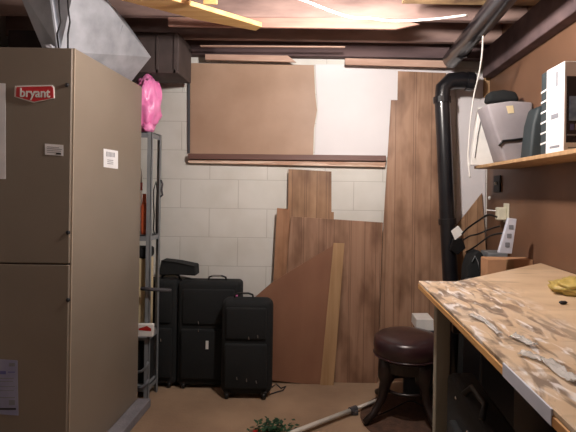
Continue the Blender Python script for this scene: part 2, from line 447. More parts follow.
# ------------------------------------------------------------------ furnace
FX = P(72.5, 216, 2.0).x; FY0, FY1 = 2.0, 2.735; FT = P(71, 48, 2.0).z; FB = .055
fL = FX-.56
fu = thing('furnace', (FX-.28, 2.36, FB), 'tall taupe metal furnace cabinet with a red badge, standing on a low pad', 'furnace')
MB().box(fL, FX, FY0, FY1, FB, FT, .004, 2).build('cabinet', 'taupe', fu)
zs = P(40, 263.5, 2.0).z
MB().box(fL+.004, FX-.006, FY0-.012, FY0, zs+.003, FT-.004, .003, 1).build('upper_panel', 'taupe', fu)
MB().box(fL+.004, FX-.006, FY0-.012, FY0, FB+.01, zs-.003, .003, 1).build('lower_panel', 'taupe', fu)
MB().box(fL+.004, FX-.004, FY0-.006, FY0, zs-.003, zs+.003).build('seam', 'seam', fu)
tag(MB().box(FX-.005, FX+.001, FY0-.003, FY0+.003, FB+.01, FT-.002).build('corner_edge', 'edge_pale', fu), 'paler strip along the corner edge', None)  # thin corner strip in a lighter tint than the cabinet
def FP(px, py, d=.0125): return P(px, py, FY0-d)
for (px, py) in ((67, 85), (68, 232.5), (68, 300)):
    c = FP(px, py)
    MB().lathe([(.009, .002), (.009, -.002), (.005, -.006), (.003, -.006)], c, 12, 'Y').build('screw', 'ink_black', fu)
# badge
bp_ = [(15, 88.5), (15.5, 86), (52.5, 85), (54.5, 87.5), (54.8, 98.5), (34, 103), (14.6, 97)]
bd = MB().prism([FP(*q) for q in bp_], (0, -.004, 0)).build('badge', 'white', fu, bevel=.001, seg=1)
cx_, cy_ = 34.6, 93.6
MB().prism([FP(cx_+(a-cx_)*.93, cy_+(b_-cy_)*.86, .0165) for a, b_ in bp_], (0, -.0012, 0)).build('badge_field', 'red_badge', bd)
flat_text('bryant', 'lettering', 'white', bd, FP(34.8, 93.2, .0178), (1, 0, -.005), (0, 0, 1), .055, .0012, .018, .92)
def stick(poly, m, name, d=.0125):
    return MB().prism([FP(*q, d) for q in poly], (0, -.0008, 0)).build(name, m, fu)
lb = stick([(45, 143.6), (63.3, 145), (63.3, 156), (45, 154.6)], 'paper', 'rating_label')
for k, (w) in enumerate((12, 15, 14, 13)):
    y = 146.4+k*1.8
    MB().prism([FP(47, y+.1, .0134), FP(47+w, y+1, .0134), FP(47+w, y+1.5, .0134), FP(47, y+.6, .0134)], (0, -.0004, 0)).build('print_line', 'ink_grey', lb)
MB().prism([FP(56, 152.6, .0134), FP(61, 153, .0134), FP(61, 154.8, .0134), FP(56, 154.4, .0134)], (0, -.0004, 0)).build('print_mark', 'ink_black', lb)
ls = stick([(-14, 82), (5.5, 83.5), (5.8, 179), (-14, 179)], 'paper', 'notice_sheet')
lw = stick([(-14, 358), (17.5, 360.5), (18.5, 415.5), (-14, 413)], 'paper_blue', 'wiring_sheet')
for k, (y, x0, x1, h, m_) in enumerate(((363, 9, 15, 3.5, 'ink_grey'), (371, -8, 6, 3.2, 'ink_blue'), (371.6, 8, 15, 1, 'ink_blue'), (378, -8, 14, .8, 'ink_grey'),
                                        (381, -8, 13, .8, 'ink_grey'), (386, -8, 15, .8, 'ink_grey'), (390, -8, 14, .8, 'ink_grey'), (397, -8, 15, 1, 'ink_grey'),
                                        (400, 9, 15, 5, 'ink_grey'), (408, -8, 16, 1.8, 'ink_black'))):
    MB().prism([FP(x0, y, .0134), FP(x1, y, .0134), FP(x1, y+h, .0134), FP(x0, y+h, .0134)], (0, -.0004, 0)).build('print_line', m_, lw)
# side label (world coordinates on plane X = FX)
def SP(px, py):
    # point on plane X=FX
    Y = 2.3
    for _ in range(30):
        p = P(px, py, Y); Y *= FX/p.x
    p = P(px, py, Y); p.x = FX; return p
sl = MB().prism([SP(103.5, 148.6), SP(117.8, 151), SP(117.8, 169), SP(103.5, 167)], (.0012, 0, 0)).build('barcode_label', 'paper', fu)
for k in range(7):
    x = 106+k*1.3
    a = [SP(x, 151.5+k*.2), SP(x+.7, 151.6+k*.2), SP(x+.7, 156.5+k*.15), SP(x, 156.4+k*.15)]
    for q in a: q.x += .0012
    MB().prism(a, (.0004, 0, 0)).build('print_bar', 'ink_grey', sl)
a = [SP(107, 159.5), SP(113, 160.2), SP(113, 160.9), SP(107, 160.2)]
for j in range(3):
    b2 = [q+Vector((.0012, 0, -.009*j)) for q in a]
    MB().prism(b2, (.0004, 0, 0)).build('print_line', 'ink_grey', sl)
# pad
tag(MB().box(fL-.05, P(150, 406, 2.74).x, 1.75, 2.755, 0, .05, .006, 2).build('furnace_pad', 'concrete'),
    'low grey concrete pad under the taupe furnace', 'pad')

# sheet metal duct rising from the furnace
du = thing('sheet_metal_duct', (FX-.1, 2.3, FT), 'shiny galvanised sheet metal duct rising from the furnace top', 'duct')
A1 = P(60, 44.5, 2.06); B1 = P(130, 73.5, 2.66); C1 = P(151, 57, 2.70); D1 = P(79, -44, 2.05)
E1 = P(46, 37.5, 2.14); F1 = P(44, -60, 2.05); G1 = P(5, -40, 2.14); H1 = P(60, 57, 2.70); I1 = P(40, 0, 2.70); J1 = P(112, 0, 2.70)
A1.z = B1.z = E1.z = FT+.002
zc = 2.285
def up_to(p, q, z):      # along p->q until height z
    t = (z-p.z)/(q.z-p.z); return p+(q-p)*t
F2 = up_to(A1, F1, zc); G2 = up_to(E1, G1, zc)
C2 = Vector((P(127, 24, 2.7).x, 2.66, zc)); D2 = Vector((D1.x, D1.y, min(D1.z, zc)))
MB().hull([A1, B1, C1, D2, F2, G2, E1, C2, Vector((fL+.2, 2.68, zc)), Vector((fL+.25, 2.6, FT+.002))]).build('plenum', 'galv', du)
MB().tube([A1+Vector((-.004, -.006, .003)), up_to(A1, F2, zc-.02)+Vector((-.004, -.006, 0))], .009, 8).build('corner_seam', 'galv', du)
q0 = A1.lerp(B1, .62); q1 = D2.lerp(C1, .55)
MB().tube([q0+(q1-q0)*.06+Vector((.004, -.004, 0)), q1+(q0-q1)*.06+Vector((.004, -.004, 0))], .004, 6).build('seam', 'galv', du)
# thin wires in front of it
for (a, nm) in (((58, 68, 0), 'w'), ((67, 74, 4), 'w')):
    w = [P(a[0], -12, 1.98), P(a[0]+1.5, 10, 1.98), P(a[0]+3, 22, 1.98), P(a[0]-1+a[2]/2, 34, 1.99), P(a[0]+1, 44.5, 2.03)]
    w[-1].z = FT+.004
    tag(MB().tube(w, .0035, 6).build('control_wire', 'ink_black', smooth=True),
        'thin dark wire on the left, dropping past the duct onto the furnace top' if a[0] == 58 else 'thin dark wire on the right, dropping past the duct onto the furnace top', 'wire', None)
# insulation scrap on furnace top
tag(MB().blob((P(52, 40, 2.06).x, 2.045, FT+.012), (.022, .03, .014), .4, 3, 3, zflat=FT).build('foil_scrap', 'galv', smooth=True),
    'crumpled foil scrap on the furnace top at the duct foot', 'foil')
# dark trunk duct in the corner
tr = thing('trunk_duct', (-1.4, 3.05, 2.03), 'dark brown trunk duct in the ceiling corner above the shelving', 'duct')
MB().box(-2.0, P(178, 70, 2.88).x, 2.88, 3.16, 2.03, 2.285, .004, 1).build('duct_body', 'duct_brown', tr)
for x in (P(157, 50, 2.87).x, P(176, 60, 2.87).x-.01):
    MB().box(x-.006, x+.006, 2.872, 2.88, 2.03, 2.28).build('rib', 'duct_brown', tr)
MB().box(-2.0, P(178, 70, 2.88).x+.006, 2.872, 2.88, 2.03, 2.05).build('flange', 'duct_brown', tr)

# ------------------------------------------------------------------ steel shelving between furnace and wall
SX1 = P(160.5, 216, 2.97).x; SX0 = -1.95; SY0, SY1 = 2.80, 2.97
sh = thing('shelving_unit', ((SX0+SX1)/2, 2.865, 0), 'grey steel shelving unit behind the furnace, pink bag on top', 'shelving')
SZ = [.10, P(150, 334, 2.76).z-.02, P(150, 236, 2.76).z, P(150, 131, 2.76).z]
for (x, y, sx, sy) in ((SX1, SY0, -1, 1), (SX1, SY1, -1, -1), (SX0, SY0, 1, 1), (SX0, SY1, 1, -1)):
    b = MB().box(min(x, x+sx*.026), max(x, x+sx*.026), min(y, y+sy*.003), max(y, y+sy*.003), 0, SZ[3])
    b.box(min(x, x+sx*.003), max(x, x+sx*.003), min(y, y+sy*.026), max(y, y+sy*.026), 0, SZ[3])
    b.build('post', 'steel_grey', sh)
for z in SZ:
    b = MB().box(SX0+.003, SX1-.003, SY0+(-.035 if z == SZ[1] else .003), SY1-.003, z-.006, z)
    b.box(SX0+.003, SX1-.003, SY0+.003, SY0+.006, z-.035, z); b.box(SX1-.006, SX1-.003, SY0+.003, SY1-.003, z-.035, z)
    b.build('shelf', 'steel_grey', sh)
def XS(px, Y=2.80): return P(px, 216, Y).x
# pink bag
pb = thing('pink_bag', (XS(146), 2.85, SZ[3]), 'crumpled bright pink plastic bag on top of the shelving unit', 'bag')
MB().blob((XS(146)-.045, 2.87, SZ[3]+.17), (.095, .085, .185), .28, 4, 5, 2.2, zflat=SZ[3]+.001).build('bag_body', 'pink', pb, smooth=True)
MB().blob((XS(150)-.03, 2.82, SZ[3]+.028), (.035, .03, .03), .4, 3, 2, 2.5, zflat=SZ[3]+.001).build('bag_knot', 'pink', pb, smooth=True)
# things on the shelves
x_ = XS(141, 2.87)
bk = thing('white_jug', (x_-.06, 2.86, SZ[2]), 'white plastic jug with red label high on the shelving unit', 'jug')
MB().lathe([(.055, .0), (.06, .02), (.06, .36), (.05, .42), (.03, .46), (.03, .49)], (x_-.06, 2.875, SZ[2]+.002), 24).build('jug_body', 'white', bk, smooth=True)
MB().lathe([(.061, .27), (.061, .32)], (x_-.06, 2.875, SZ[2]+.002), 24).build('jug_label', 'red', bk)
MB().lathe([(.034, .48), (.034, .51), (.02, .512)], (x_-.06, 2.875, SZ[2]+.002), 16).build('jug_cap', 'red', bk)
tag(MB().lathe([(.018, 0), (.02, .02), (.02, .17), (.012, .2), (.010, .25)], (XS(142.5, 2.83)+.006, 2.84, SZ[2]+.002), 16).build('orange_canister', 'orange', smooth=True),
    'slim orange canister on the upper shelf in front of white jug', 'canister')
cz = SZ[2]
cp = [(XS(x9)+.022, y9, cz+z9) for x9, y9, z9 in ((148, 2.85, .006), (147, 2.85, .03), (147.5, 2.85, .12), (146, 2.86, .2), (145.5, 2.87, .28), (147, 2.88, .33), (148.3, 2.88, .27), (147.6, 2.88, .15), (148, 2.88, .006))]
tag(MB().tube([Vector(p) for p in cp], .0045, 8).build('black_cable', 'black_plastic', smooth=True), 'looped black cable hanging beside orange canister on the upper shelf', 'cable')
cb2 = P(156, 190, 2.76)
MB().tube([P(161, 180, 2.96), P(162.5, 184, 2.955), P(161.6, 190, 2.955), P(162.5, 195, 2.96), P(160, 197, 2.965)], .006, 8).build('hook', 'grey_dark', sh, smooth=True)
z2 = SZ[1]
tag(MB().box(XS(140)-.16, XS(146), 2.83, 2.94, z2+.001, z2+.46, .006, 2).build('paper_roll_box', 'cream'), 'tall cream box standing on the middle shelf of steel shelving', 'box')
tag(MB().box(XS(140)-.16, XS(147), 2.82, 2.945, z2+.462, z2+.53, .02, 3).build('black_case', 'black_fabric'), 'flat black case lying on top of the tall cream box', 'case')
cbx = thing('small_carton', (XS(146, 2.75), 2.77, z2), 'small white carton with red band at the edge of the middle shelf', 'carton')
a_, b_ = P(137, 340, 2.77), P(153, 327, 2.77)
MB().box(a_.x, b_.x, 2.768, 2.796, z2+.001, z2+.075, .002, 1).build('carton_body', 'white', cbx)
MB().prism([Vector((a_.x+.01, 2.7675, z2+.04)), Vector((b_.x-.01, 2.7675, z2+.035)), Vector((b_.x-.01, 2.7675, z2+.05)), Vector((a_.x+.06, 2.7675, z2+.066)), Vector((a_.x+.01, 2.7675, z2+.05))], (0, -.0008, 0)).build('carton_band', 'red', cbx)
z3 = SZ[0]
tag(MB().box(XS(138)-.2, XS(147), 2.83, 2.96, z3+.001, z3+.26, .01, 2).build('black_tool_case', 'black_fabric'), 'black case on the bottom shelf behind pale hose loops', 'case')
for j, (y0, y1) in enumerate(((362, 372), (380, 388))):
    tag(MB().tube([P(138, y1, 2.79), P(142, y1-1, 2.79), P(146, (y0+y1)/2, 2.79), P(148.5, y0, 2.79)], .008, 8).build('hose', 'ink_grey' if j else 'steel_grey', smooth=True),
        'pale hose loop on the bottom shelf, %s of the two' % ('upper' if j == 0 else 'lower'), 'hose', 'hose loops on the bottom shelf')

# ------------------------------------------------------------------ suitcases
def suitcase(name, x0, x1, y0, y1, h, label, top_handle=.5, pocket=True, rz=0, m='black_fabric', rnd=.03):
    w, d = x1-x0, y1-y0
    o = thing(name, ((x0+x1)/2, (y0+y1)/2, 0), label, 'suitcase', 'black suitcases standing against the block wall', rz=rz)
    z0 = .02
    MB().box(-w/2, w/2, -d/2+.012, d/2, z0, h, rnd, 5).build('body', m, o, False, smooth=True)
    MB().box(-w/2+.03, w/2-.03, -d/2-.006, -d/2+.03, z0+.05, h*.56, .012, 3).build('front_pocket', m, o, False, smooth=True)
    MB().box(-w/2+.035, w/2-.035, -d/2, -d/2+.03, h*.60, h-.05, .012, 3).build('upper_pocket', m, o, False, smooth=True)
    zz = [(-w/2+.012, z0+.04), (w/2-.012, z0+.04), (w/2-.012, h-.03), (-w/2+.012, h-.03), (-w/2+.012, z0+.04)]
    MB().tube([(a, -d/2+.045, b) for a, b in zz], .006, 6).build('piping', 'black_trim', o, False)
    xh = (top_handle-.5)*w
    MB().tube([(xh-.06, 0, h-.004), (xh-.055, 0, h+.018), (xh-.03, 0, h+.026), (xh+.03, 0, h+.026), (xh+.055, 0, h+.018), (xh+.06, 0, h-.004)], .010, 10, flat=.6).build('top_handle', 'black_trim', o, False, smooth=True)
    for sx in (-1, 1):
        for sy in (-1, 1):
            wy = sy*(d/2-.02)+ (.004 if sy < 0 else 0)
            MB().lathe([(.006, -.012), (.019, -.010), (.02, 0), (.019, .010), (.006, .012)], (sx*(w/2-.045), wy, .020), 16, 'X').build('wheel', 'wheel', o, False, smooth=True)
            MB().box(sx*(w/2-.045)-.018, sx*(w/2-.045)+.018, wy-.012, wy+.012, .026, .05, .003, 1).build('wheel_housing', 'black_plastic', o, False)
    return o, w, d
s1, w1, d1 = suitcase('suitcase', P(150, 300, 3.03).x-.13, P(176.6, 300, 3.0).x-.002, 3.0, 3.15, P(165, 278, 3.08).z, 'tall black suitcase leftmost, half hidden behind the grey shelving unit', .8)
s2, w2, d2 = suitcase('suitcase', P(177, 300, 3.0).x, P(240, 300, 3.0).x, 2.99, 3.14, P(210, 281, 3.02).z, 'large black suitcase in the middle with white tag and pink tag', .6)
s3, w3, d3 = suitcase('suitcase', P(220.5, 330, 2.87).x, P(272, 330, 2.87).x, 2.85, 2.98, P(250, 299.5, 2.86).z, 'shorter black suitcase on the right, in front of the others', .42, rnd=.05)
tgm = MB().box(-.009, .009, -d2/2-.012, -d2/2-.009, .27, .325, .001, 1).build('hang_tag', 'white', s2, False)
MB().box(w2/2-.03, w2/2-.014, -d2/2+.0, -d2/2+.006, .60, .625, .001, 1).build('pink_tag', 'pink', s2, False)
for (x, z, o, d_) in ((-.06, .45, s2, d2), (-.06, .40, s2, d2), (.02, .40, s3, d3), (.075, .41, s3, d3), (.01, .14, s3, d3), (.07, .13, s3, d3), (-.05, .15, s3, d3), (0.06, .33, s1, d1)):
    MB().tube([(x, -d_/2-.008, z), (x+.004, -d_/2-.012, z-.018)], .003, 6).build('zip_pull', 'chrome', o, False)
MB().box(-.03+.04, .03+.04, -.03, .0, P(210, 281, 3.02).z+.027, P(210, 281, 3.02).z+.03).build('handle_plate', 'chrome', s2, False)
# black pouch lying on the leftmost suitcase
zt = P(165, 278, 3.08).z
tb = thing('black_pouch', (P(173, 270, 3.05).x, 3.08, zt), 'black folded pouch lying on top of leftmost suitcase', 'pouch')
zmin = P(210, 281, 3.02).z+.008
pp = [P(158, 275, 3.03), P(161, 260, 3.03), P(178, 262, 3.03), P(195, 265.5, 3.03), P(195.5, 276, 3.03), P(178, 275, 3.03)]
for q in pp: q.z = max(q.z, zt+.004) if q.x < P(179, 270, 3.03).x-.0 else max(q.z, zmin)
MB().prism(pp, (0, .1, 0)).build('pouch_body', 'black_fabric', tb, bevel=.008)
MB().tube([pp[1]+Vector((.004, -.002, -.004)), pp[2]+Vector((0, -.002, -.004)), pp[3]+Vector((-.004, -.002, -.004))], .004, 6).build('zipper', 'black_trim', tb)
# olive rod poking out of the shelving
tag(MB().tube([P(141, 288.5, 2.775), P(150, 289.3, 2.775), P(171, 290.5, 2.77)], [.011, .011, .010], 10).build('wooden_rod', 'grey_dark', smooth=True),
    'short dark olive rod sticking out of the shelving towards the suitcases', 'rod')
# cord on the floor
def ongr(px, py, h=0.0):
    v = -(px-VX)*math.sin(ROLL)+(py-VY)*math.cos(ROLL)
    return P(px, py, (EYE-h)*F/v)
cpts = [ongr(272, 388), ongr(276, 384.5), ongr(281, 389), ongr(286, 387), ongr(283, 391), ongr(276, 393), ongr(270, 395)]
for q in cpts: q.z = .005
tag(MB().tube(cpts, .004, 6).build('loose_cable', 'ink_black', smooth=True), 'thin dark cord lying on the floor beside the right suitcase', 'cable')

# ------------------------------------------------------------------ vertical black pipe with elbow
pi = thing('drain_pipe', (P(450, 300, 3.0).x, 3.03, 0), 'black drain pipe with elbow running down the back wall', 'pipe')
vp = [P(454, 380, 3.07), P(450.5, 280, 3.07), P(447, 215, 3.07), P(443.5, 130, 3.07), P(442, 100, 3.07), P(443, 88, 3.07), P(450, 81.5, 3.07), P(462, 80.5, 3.07), P(474, 82, 3.07)]
vp[0].z = .004
MB().tube(vp, [.052, .052, .050, .050, .050, .052, .056, .058, .055], 18).build('pipe_run', 'pipe_black', pi, smooth=True)
for (i, j, t) in ((4, 3, .0), (7, 8, .6), (2, 1, .1)):
    c = vp[i].lerp(vp[j], t); dv = (vp[j]-vp[i]).normalized()
    MB().tube([c-dv*.02, c+dv*.02], .059 if i != 7 else .063, 18).build('collar', 'pipe_black', pi, smooth=False)
# white label hanging on it
MB().prism([P(451, 231, 2.985), P(458, 225.5, 2.985), P(464, 233, 2.985), P(455, 240, 2.985)], (0, .002, 0)).build('tag', 'white', pi)
tag(MB().prism([P(453, 239, 2.99), P(462, 238, 2.99), P(466, 248, 2.99), P(458, 255, 2.99), P(450, 250, 2.99)], (0, .022, 0)).build('black_adapter', 'black_plastic', bevel=.004),
    'black power adapter hanging beside the drain pipe', 'adapter')
# black pipe along the ceiling
cpz = 2.205
c0 = P(452, 55, 3.12); c1 = P(505, 0, 2.2)
pc = thing('ceiling_pipe', (.86, 2.4, cpz-.055), 'long black pipe running along the ceiling towards the back wall', 'pipe')
MB().tube([Vector((c0.x-.01, 3.10, cpz)), Vector((.82, 2.4, cpz)), Vector((.77, 1.4, cpz+.003)), Vector((.74, .8, cpz+.003))], .056, 18).build('pipe_run', 'pipe_black', pc, smooth=True)
for y in (1.9, 2.85):
    MB().tube([Vector((.82+(y-2.4)*.045, y, cpz)), Vector((.82+(y-2.4)*.045, y+.025, cpz))], .060, 18).build('collar', 'pipe_black', pc)
# cables overhead
def cable(pts, r, m, label, name='cable', cat='cable'):
    # smooth through the points
    P_ = [Vector(p) for p in pts]; out = []
    for i in range(len(P_)-1):
        p0 = P_[max(i-1, 0)]; p1 = P_[i]; p2 = P_[i+1]; p3 = P_[min(i+2, len(P_)-1)]
        for k in range(6):
            t = k/6
            out.append(.5*((2*p1)+(p2-p0)*t+(2*p0-5*p1+4*p2-p3)*t*t+(3*p1-p0-3*p2+p3)*t**3))
    out.append(P_[-1])
    return tag(MB().tube(out, r, 8).build(name, m, smooth=True), label, cat)
cable([P(270, -10, 1.95), P(302, 0, 1.98), P(325, 9, 2.02), P(349, 17, 2.1), P(370, 18.5, 2.15), P(393, 21, 2.2), P(430, 19.5, 2.2), (P(468, 15, 2.2))], .0055, 'white',
      'white cable sagging under the ceiling joists in the middle', 'overhead_cable')
cable([P(483, 36, 2.42), P(482, 55, 2.5), P(479, 74, 2.6), P(474, 95, 2.7), P(470.5, 120, 2.76), P(469, 140, 2.78), P(468, 158, 2.8), P(470, 178, 2.8)], .0045, 'white',
      'white cord hanging down from the black ceiling pipe to the shelf', 'hanging_cord')

# ------------------------------------------------------------------ right wall shelf and what stands on it
shx = P(483, 164, 2.72).x; shz = P(483, 165, 2.72).z
ws = thing('wall_shelf', (1.02, 2.3, shz-.018), 'plain wooden shelf on the right brown wall', 'shelf')
e0 = P(480, 163.5, 2.78)
# front edge follows the depth
shF = .915
MB().box(shF, XR-.001, 1.0, 2.83, shz-.018, shz, .002, 1).build('board', 'lath', ws)
for y in (1.2, 1.65):
    MB().prism([Vector((XR-.001, y, shz-.019)), Vector((shF+.05, y, shz-.019)), Vector((shF+.05, y, shz-.03)), Vector((XR-.012, y, shz-.16)), Vector((XR-.001, y, shz-.16))], (0, .01, 0)).build('bracket', 'ink_black', ws)
def onshelf(px, Y): return P(px, 160, Y).x
# white paper bundle
wp = thing('white_folder', (onshelf(482, 2.78), 2.77, shz), 'white folded paper bundle at the far end of the wall shelf', 'papers')
py0 = [P(471, 165, 2.77), P(474, 140, 2.77), P(479, 107, 2.77), P(497, 106, 2.77), P(503, 120, 2.77), P(503, 165, 2.77)]
for q in py0: q.z = max(q.z, shz+.001)
py0[0].x = max(py0[0].x, shF-.05)
MB().prism(py0, (0, .04, 0)).build('paper_stack', 'white', wp, bevel=.003)
MB().tube([P(483, 110, 2.766), P(478, 135, 2.766), P(475, 158, 2.766)], .0022, 6).build('crease', 'grey_dark', wp)
MB().tube([P(491, 110, 2.766), P(491, 135, 2.766), P(493, 158, 2.766)], .0022, 6).build('crease', 'grey_dark', wp)
# grey canvas bag with black strap
gb = thing('grey_bag', (1.02, 2.6, shz), 'grey canvas bag with black strap in the middle of the wall shelf', 'bag')
gp = [P(505, 162, 2.52), P(497, 136, 2.52), P(487, 104, 2.52), P(512, 100.5, 2.52), P(537, 102, 2.52), P(532, 130, 2.52), P(527, 162, 2.52)]
for q in gp: q.z = max(q.z, shz+.001); q.x = min(q.x, XR-.005)
MB().prism(gp, (0, .18, 0)).build('bag_body', 'grey_canvas', gb, bevel=.014, seg=3, smooth=True)
sp_ = [P(499, 146, 2.515), P(503, 141, 2.512), P(514, 140, 2.512), P(527, 138, 2.512), P(531, 128, 2.515), P(536, 108, 2.515)]
MB().tube(sp_, .0065, 8).build('strap', 'black_plastic', gb, smooth=True)
MB().prism([P(506, 106, 2.519), P(513, 105.5, 2.519), P(514, 113, 2.519), P(508, 113.5, 2.519)], (0, -.002, 0)).build('patch', 'cream', gb)
gt = [P(488, 102, 2.60), P(490, 91, 2.60), P(505, 89, 2.60), P(517, 91, 2.60), P(521, 101, 2.60)]
gz = max(q.z for q in gp)+.003
for q in gt: q.z = max(q.z, gz)
tag(MB().prism(gt, (0, .09, 0)).build('rounded_case', 'black_fabric', bevel=.02, seg=3, smooth=True), 'black rounded soft case lying on top of the grey canvas bag', 'case')
# dark teal pouch
tp = [P(529, 160, 2.33), P(533, 124, 2.33), P(538, 106, 2.33), P(552, 104, 2.33), P(558, 160, 2.33)]
for q in tp: q.z = max(q.z, shz+.001); q.x = min(q.x, XR-.003)
tag(MB().prism(tp, (0, .12, 0)).build('dark_pouch', 'teal_dark', bevel=.018, seg=3, smooth=True), 'dark teal pouch between grey canvas bag and white box', 'pouch')
# white retail box (front face towards the room)
WX = P(564, 100, 1.81).x; WZ = P(564, 61, 1.81).z
wbx = thing('white_box', (1.04, 1.87, shz), 'white retail box with dark picture at near end of the wall shelf', 'box')
MB().box(WX, XR-.004, 1.81, 1.955, shz+.001, WZ, .002, 1).build('carton', 'paper', wbx)
def WP(px, py, d=0): return P(px, py, 1.81-d)
def wq(x0, y0, x1, y1, d, nm, m_):
    a = WP(x0, y0, d); b = WP(x1, y1, d)
    return MB().box(a.x, min(b.x, XR-.008), 1.81-d, 1.81, b.z, a.z).build(nm, m_, wbx)
wq(567, 76, 606, 143, .001, 'picture', 'screen_dark')
wq(569.5, 96, 602, 121, .0018, 'picture_inset', 'screen_blue')
wq(570, 124, 574, 130, .0018, 'print_mark', 'ink_blue')
wq(575, 124, 579, 130, .0018, 'print_mark', 'ink_grey')
wq(567, 134, 600, 136, .0018, 'print_line', 'ink_grey')
wq(568, 147, 590, 148.5, .001, 'print_line', 'ink_grey')
for (z0_, z1_, ya, yb_) in ((.27, .33, 1.86, 1.875), (.14, .16, 1.85, 1.91), (.02, .03, 1.84, 1.92)):
    MB().box(WX-.001, WX, ya, yb_, shz+z0_, shz+z1_).build('print_mark', 'ink_grey', wbx)
# striped book behind the box
s0 = P(542.5, 90, 2.03).x
sb = thing('striped_package', ((s0+XR)/2, 2.0, shz), 'dark package with white stripes behind the white retail box', 'package')
MB().box(s0, XR-.006, 1.975, 2.04, shz+.001, P(548, 72, 2.0).z, .002, 1).build('package_body', 'teal_dark', sb)
for k in range(6):
    zz = P(545, 90+k*10.5, 2.0).z
    MB().prism([Vector((s0-.001, 1.974, zz-.002)), Vector((s0-.001, 2.041, zz-.008)), Vector((s0-.001, 2.041, zz-.001)), Vector((s0-.001, 1.974, zz+.005))], (.03, 0, 0)).build('stripe', 'white', sb)

# ------------------------------------------------------------------ outlets, cables on right wall
def RP(px, py, X=XR):
    Y = 2.6
    for _ in range(40):
        p = P(px, py, Y); Y *= X/p.x
    p = P(px, py, Y); p.x = X; return p
sw = thing('light_switch', RP(497, 184), 'black wall switch with white toggle under the wall shelf', 'switch')
c = RP(498, 184)
MB().box(XR-.012, XR-.0005, c.y-.06, c.y+.05, c.z-.055, c.z+.055, .003, 1).build('plate', 'ink_black', sw)
MB().box(XR-.024, XR-.012, c.y-.012, c.y+.0, c.z-.006, c.z+.012, .002, 1).build('toggle', 'white', sw)
c = RP(490, 198)
tag(MB().lathe([(.001, -.012), (.012, -.009), (.013, 0)], (XR-.0005, c.y, c.z), 14, 'X').build('wall_button', 'white', smooth=True), 'small round white button on the brown wall below the switch', 'button')
c = RP(507, 213)
ol = thing('wall_outlet', c, 'cream wall outlet with plug adapter above the workbench', 'outlet')
MB().box(XR-.008, XR-.0005, c.y-.04, c.y+.04, c.z-.06, c.z+.06, .002, 1).build('plate', 'cream_plastic', ol)
MB().box(XR-.065, XR-.008, c.y-.02, c.y+.03, c.z-.045, c.z+.035, .008, 2).build('adapter', 'cream_plastic', ol)
MB().tube([Vector((XR-.065, c.y+.01, c.z+.012)), Vector((XR-.12, c.y+.03, c.z+.016))], .004, 6).build('prong', 'white', ol)
# slanted white-grey strip
s_ = [P(509, 218, 2.42), P(517, 219, 2.42), P(512, 254, 2.42), P(499, 253, 2.42)]
ps = thing('power_strip', (s_[3].x, 2.43, s_[3].z), 'pale grey power strip hanging slanted below the outlet', 'power strip')
MB().prism(s_, (0, .03, 0)).build('strip_body', 'tape_white', ps, bevel=.003)
for t in (.25, .5, .75):
    q = s_[0].lerp(s_[3], t).lerp(s_[1].lerp(s_[2], t), .5)
    MB().box(q.x-.012, q.x+.012, q.y-.0015, q.y, q.z-.012, q.z+.012, .002, 1).build('socket', 'ink_grey', ps)
cable([P(497, 217, 2.70), P(488, 215, 2.75), P(478, 221, 2.8), P(468, 228, 2.9), P(462, 234, 2.96)], .006, 'black_plastic', 'black cable from the cream outlet to the drain pipe, upper one')
cable([P(500, 226, 2.70), P(490, 229, 2.75), P(478, 234, 2.8), P(470, 236, 2.9), P(463, 240, 2.96)], .005, 'black_plastic', 'black cable below the upper one, running to the adapter')
cable([P(503, 233, 2.70), P(490, 236, 2.75), P(476, 246, 2.8), P(466, 252, 2.92)], .005, 'black_plastic', 'lowest black cable sagging between power strip and adapter')

# ------------------------------------------------------------------ workbench
BZ = .934; TH = .02
wbn = thing('workbench', (.76, 1.2, 0), 'large plywood workbench with worn stained top along the right wall', 'workbench')
def ontop(px, py, z=BZ):
    v = -(px-VX)*math.sin(ROLL)+(py-VY)*math.cos(ROLL)
    return P(px, py, (EYE-z)*F/v)
L0 = ontop(418, 283.5); 
BX0 = L0.x
K0 = ontop(453, 282)
top = [L0, Vector((K0.x, L0.y+.005, BZ)), Vector((XR-.004, L0.y+.005, BZ)), Vector((XR-.004, .25, BZ)), Vector((BX0+.0, .25, BZ))]
# second sheet on top: slanting far edge
tp2 = [ontop(453, 280.5, BZ+.012), ontop(548, 263, BZ+.012)]
yb2 = tp2[1].y
MB().prism(top, (0, 0, -TH)).build('frame_top', 'ply_edge', wbn, bevel=.002, seg=1)
o2 = ORG[wbn.name]
slab = MB().prism([Vector((BX0+.002, .252, BZ+.0)), Vector((BX0+.002, L0.y-.002, BZ)), Vector((K0.x, L0.y-.002, BZ)), Vector((tp2[1].x if tp2[1].x < XR-.006 else XR-.006, yb2, BZ)), Vector((XR-.006, yb2-.03, BZ)), Vector((XR-.006, .252, BZ))], (0, 0, .012))
tp_o = slab.build('worktop', 'bench', wbn, bevel=.002, seg=1)
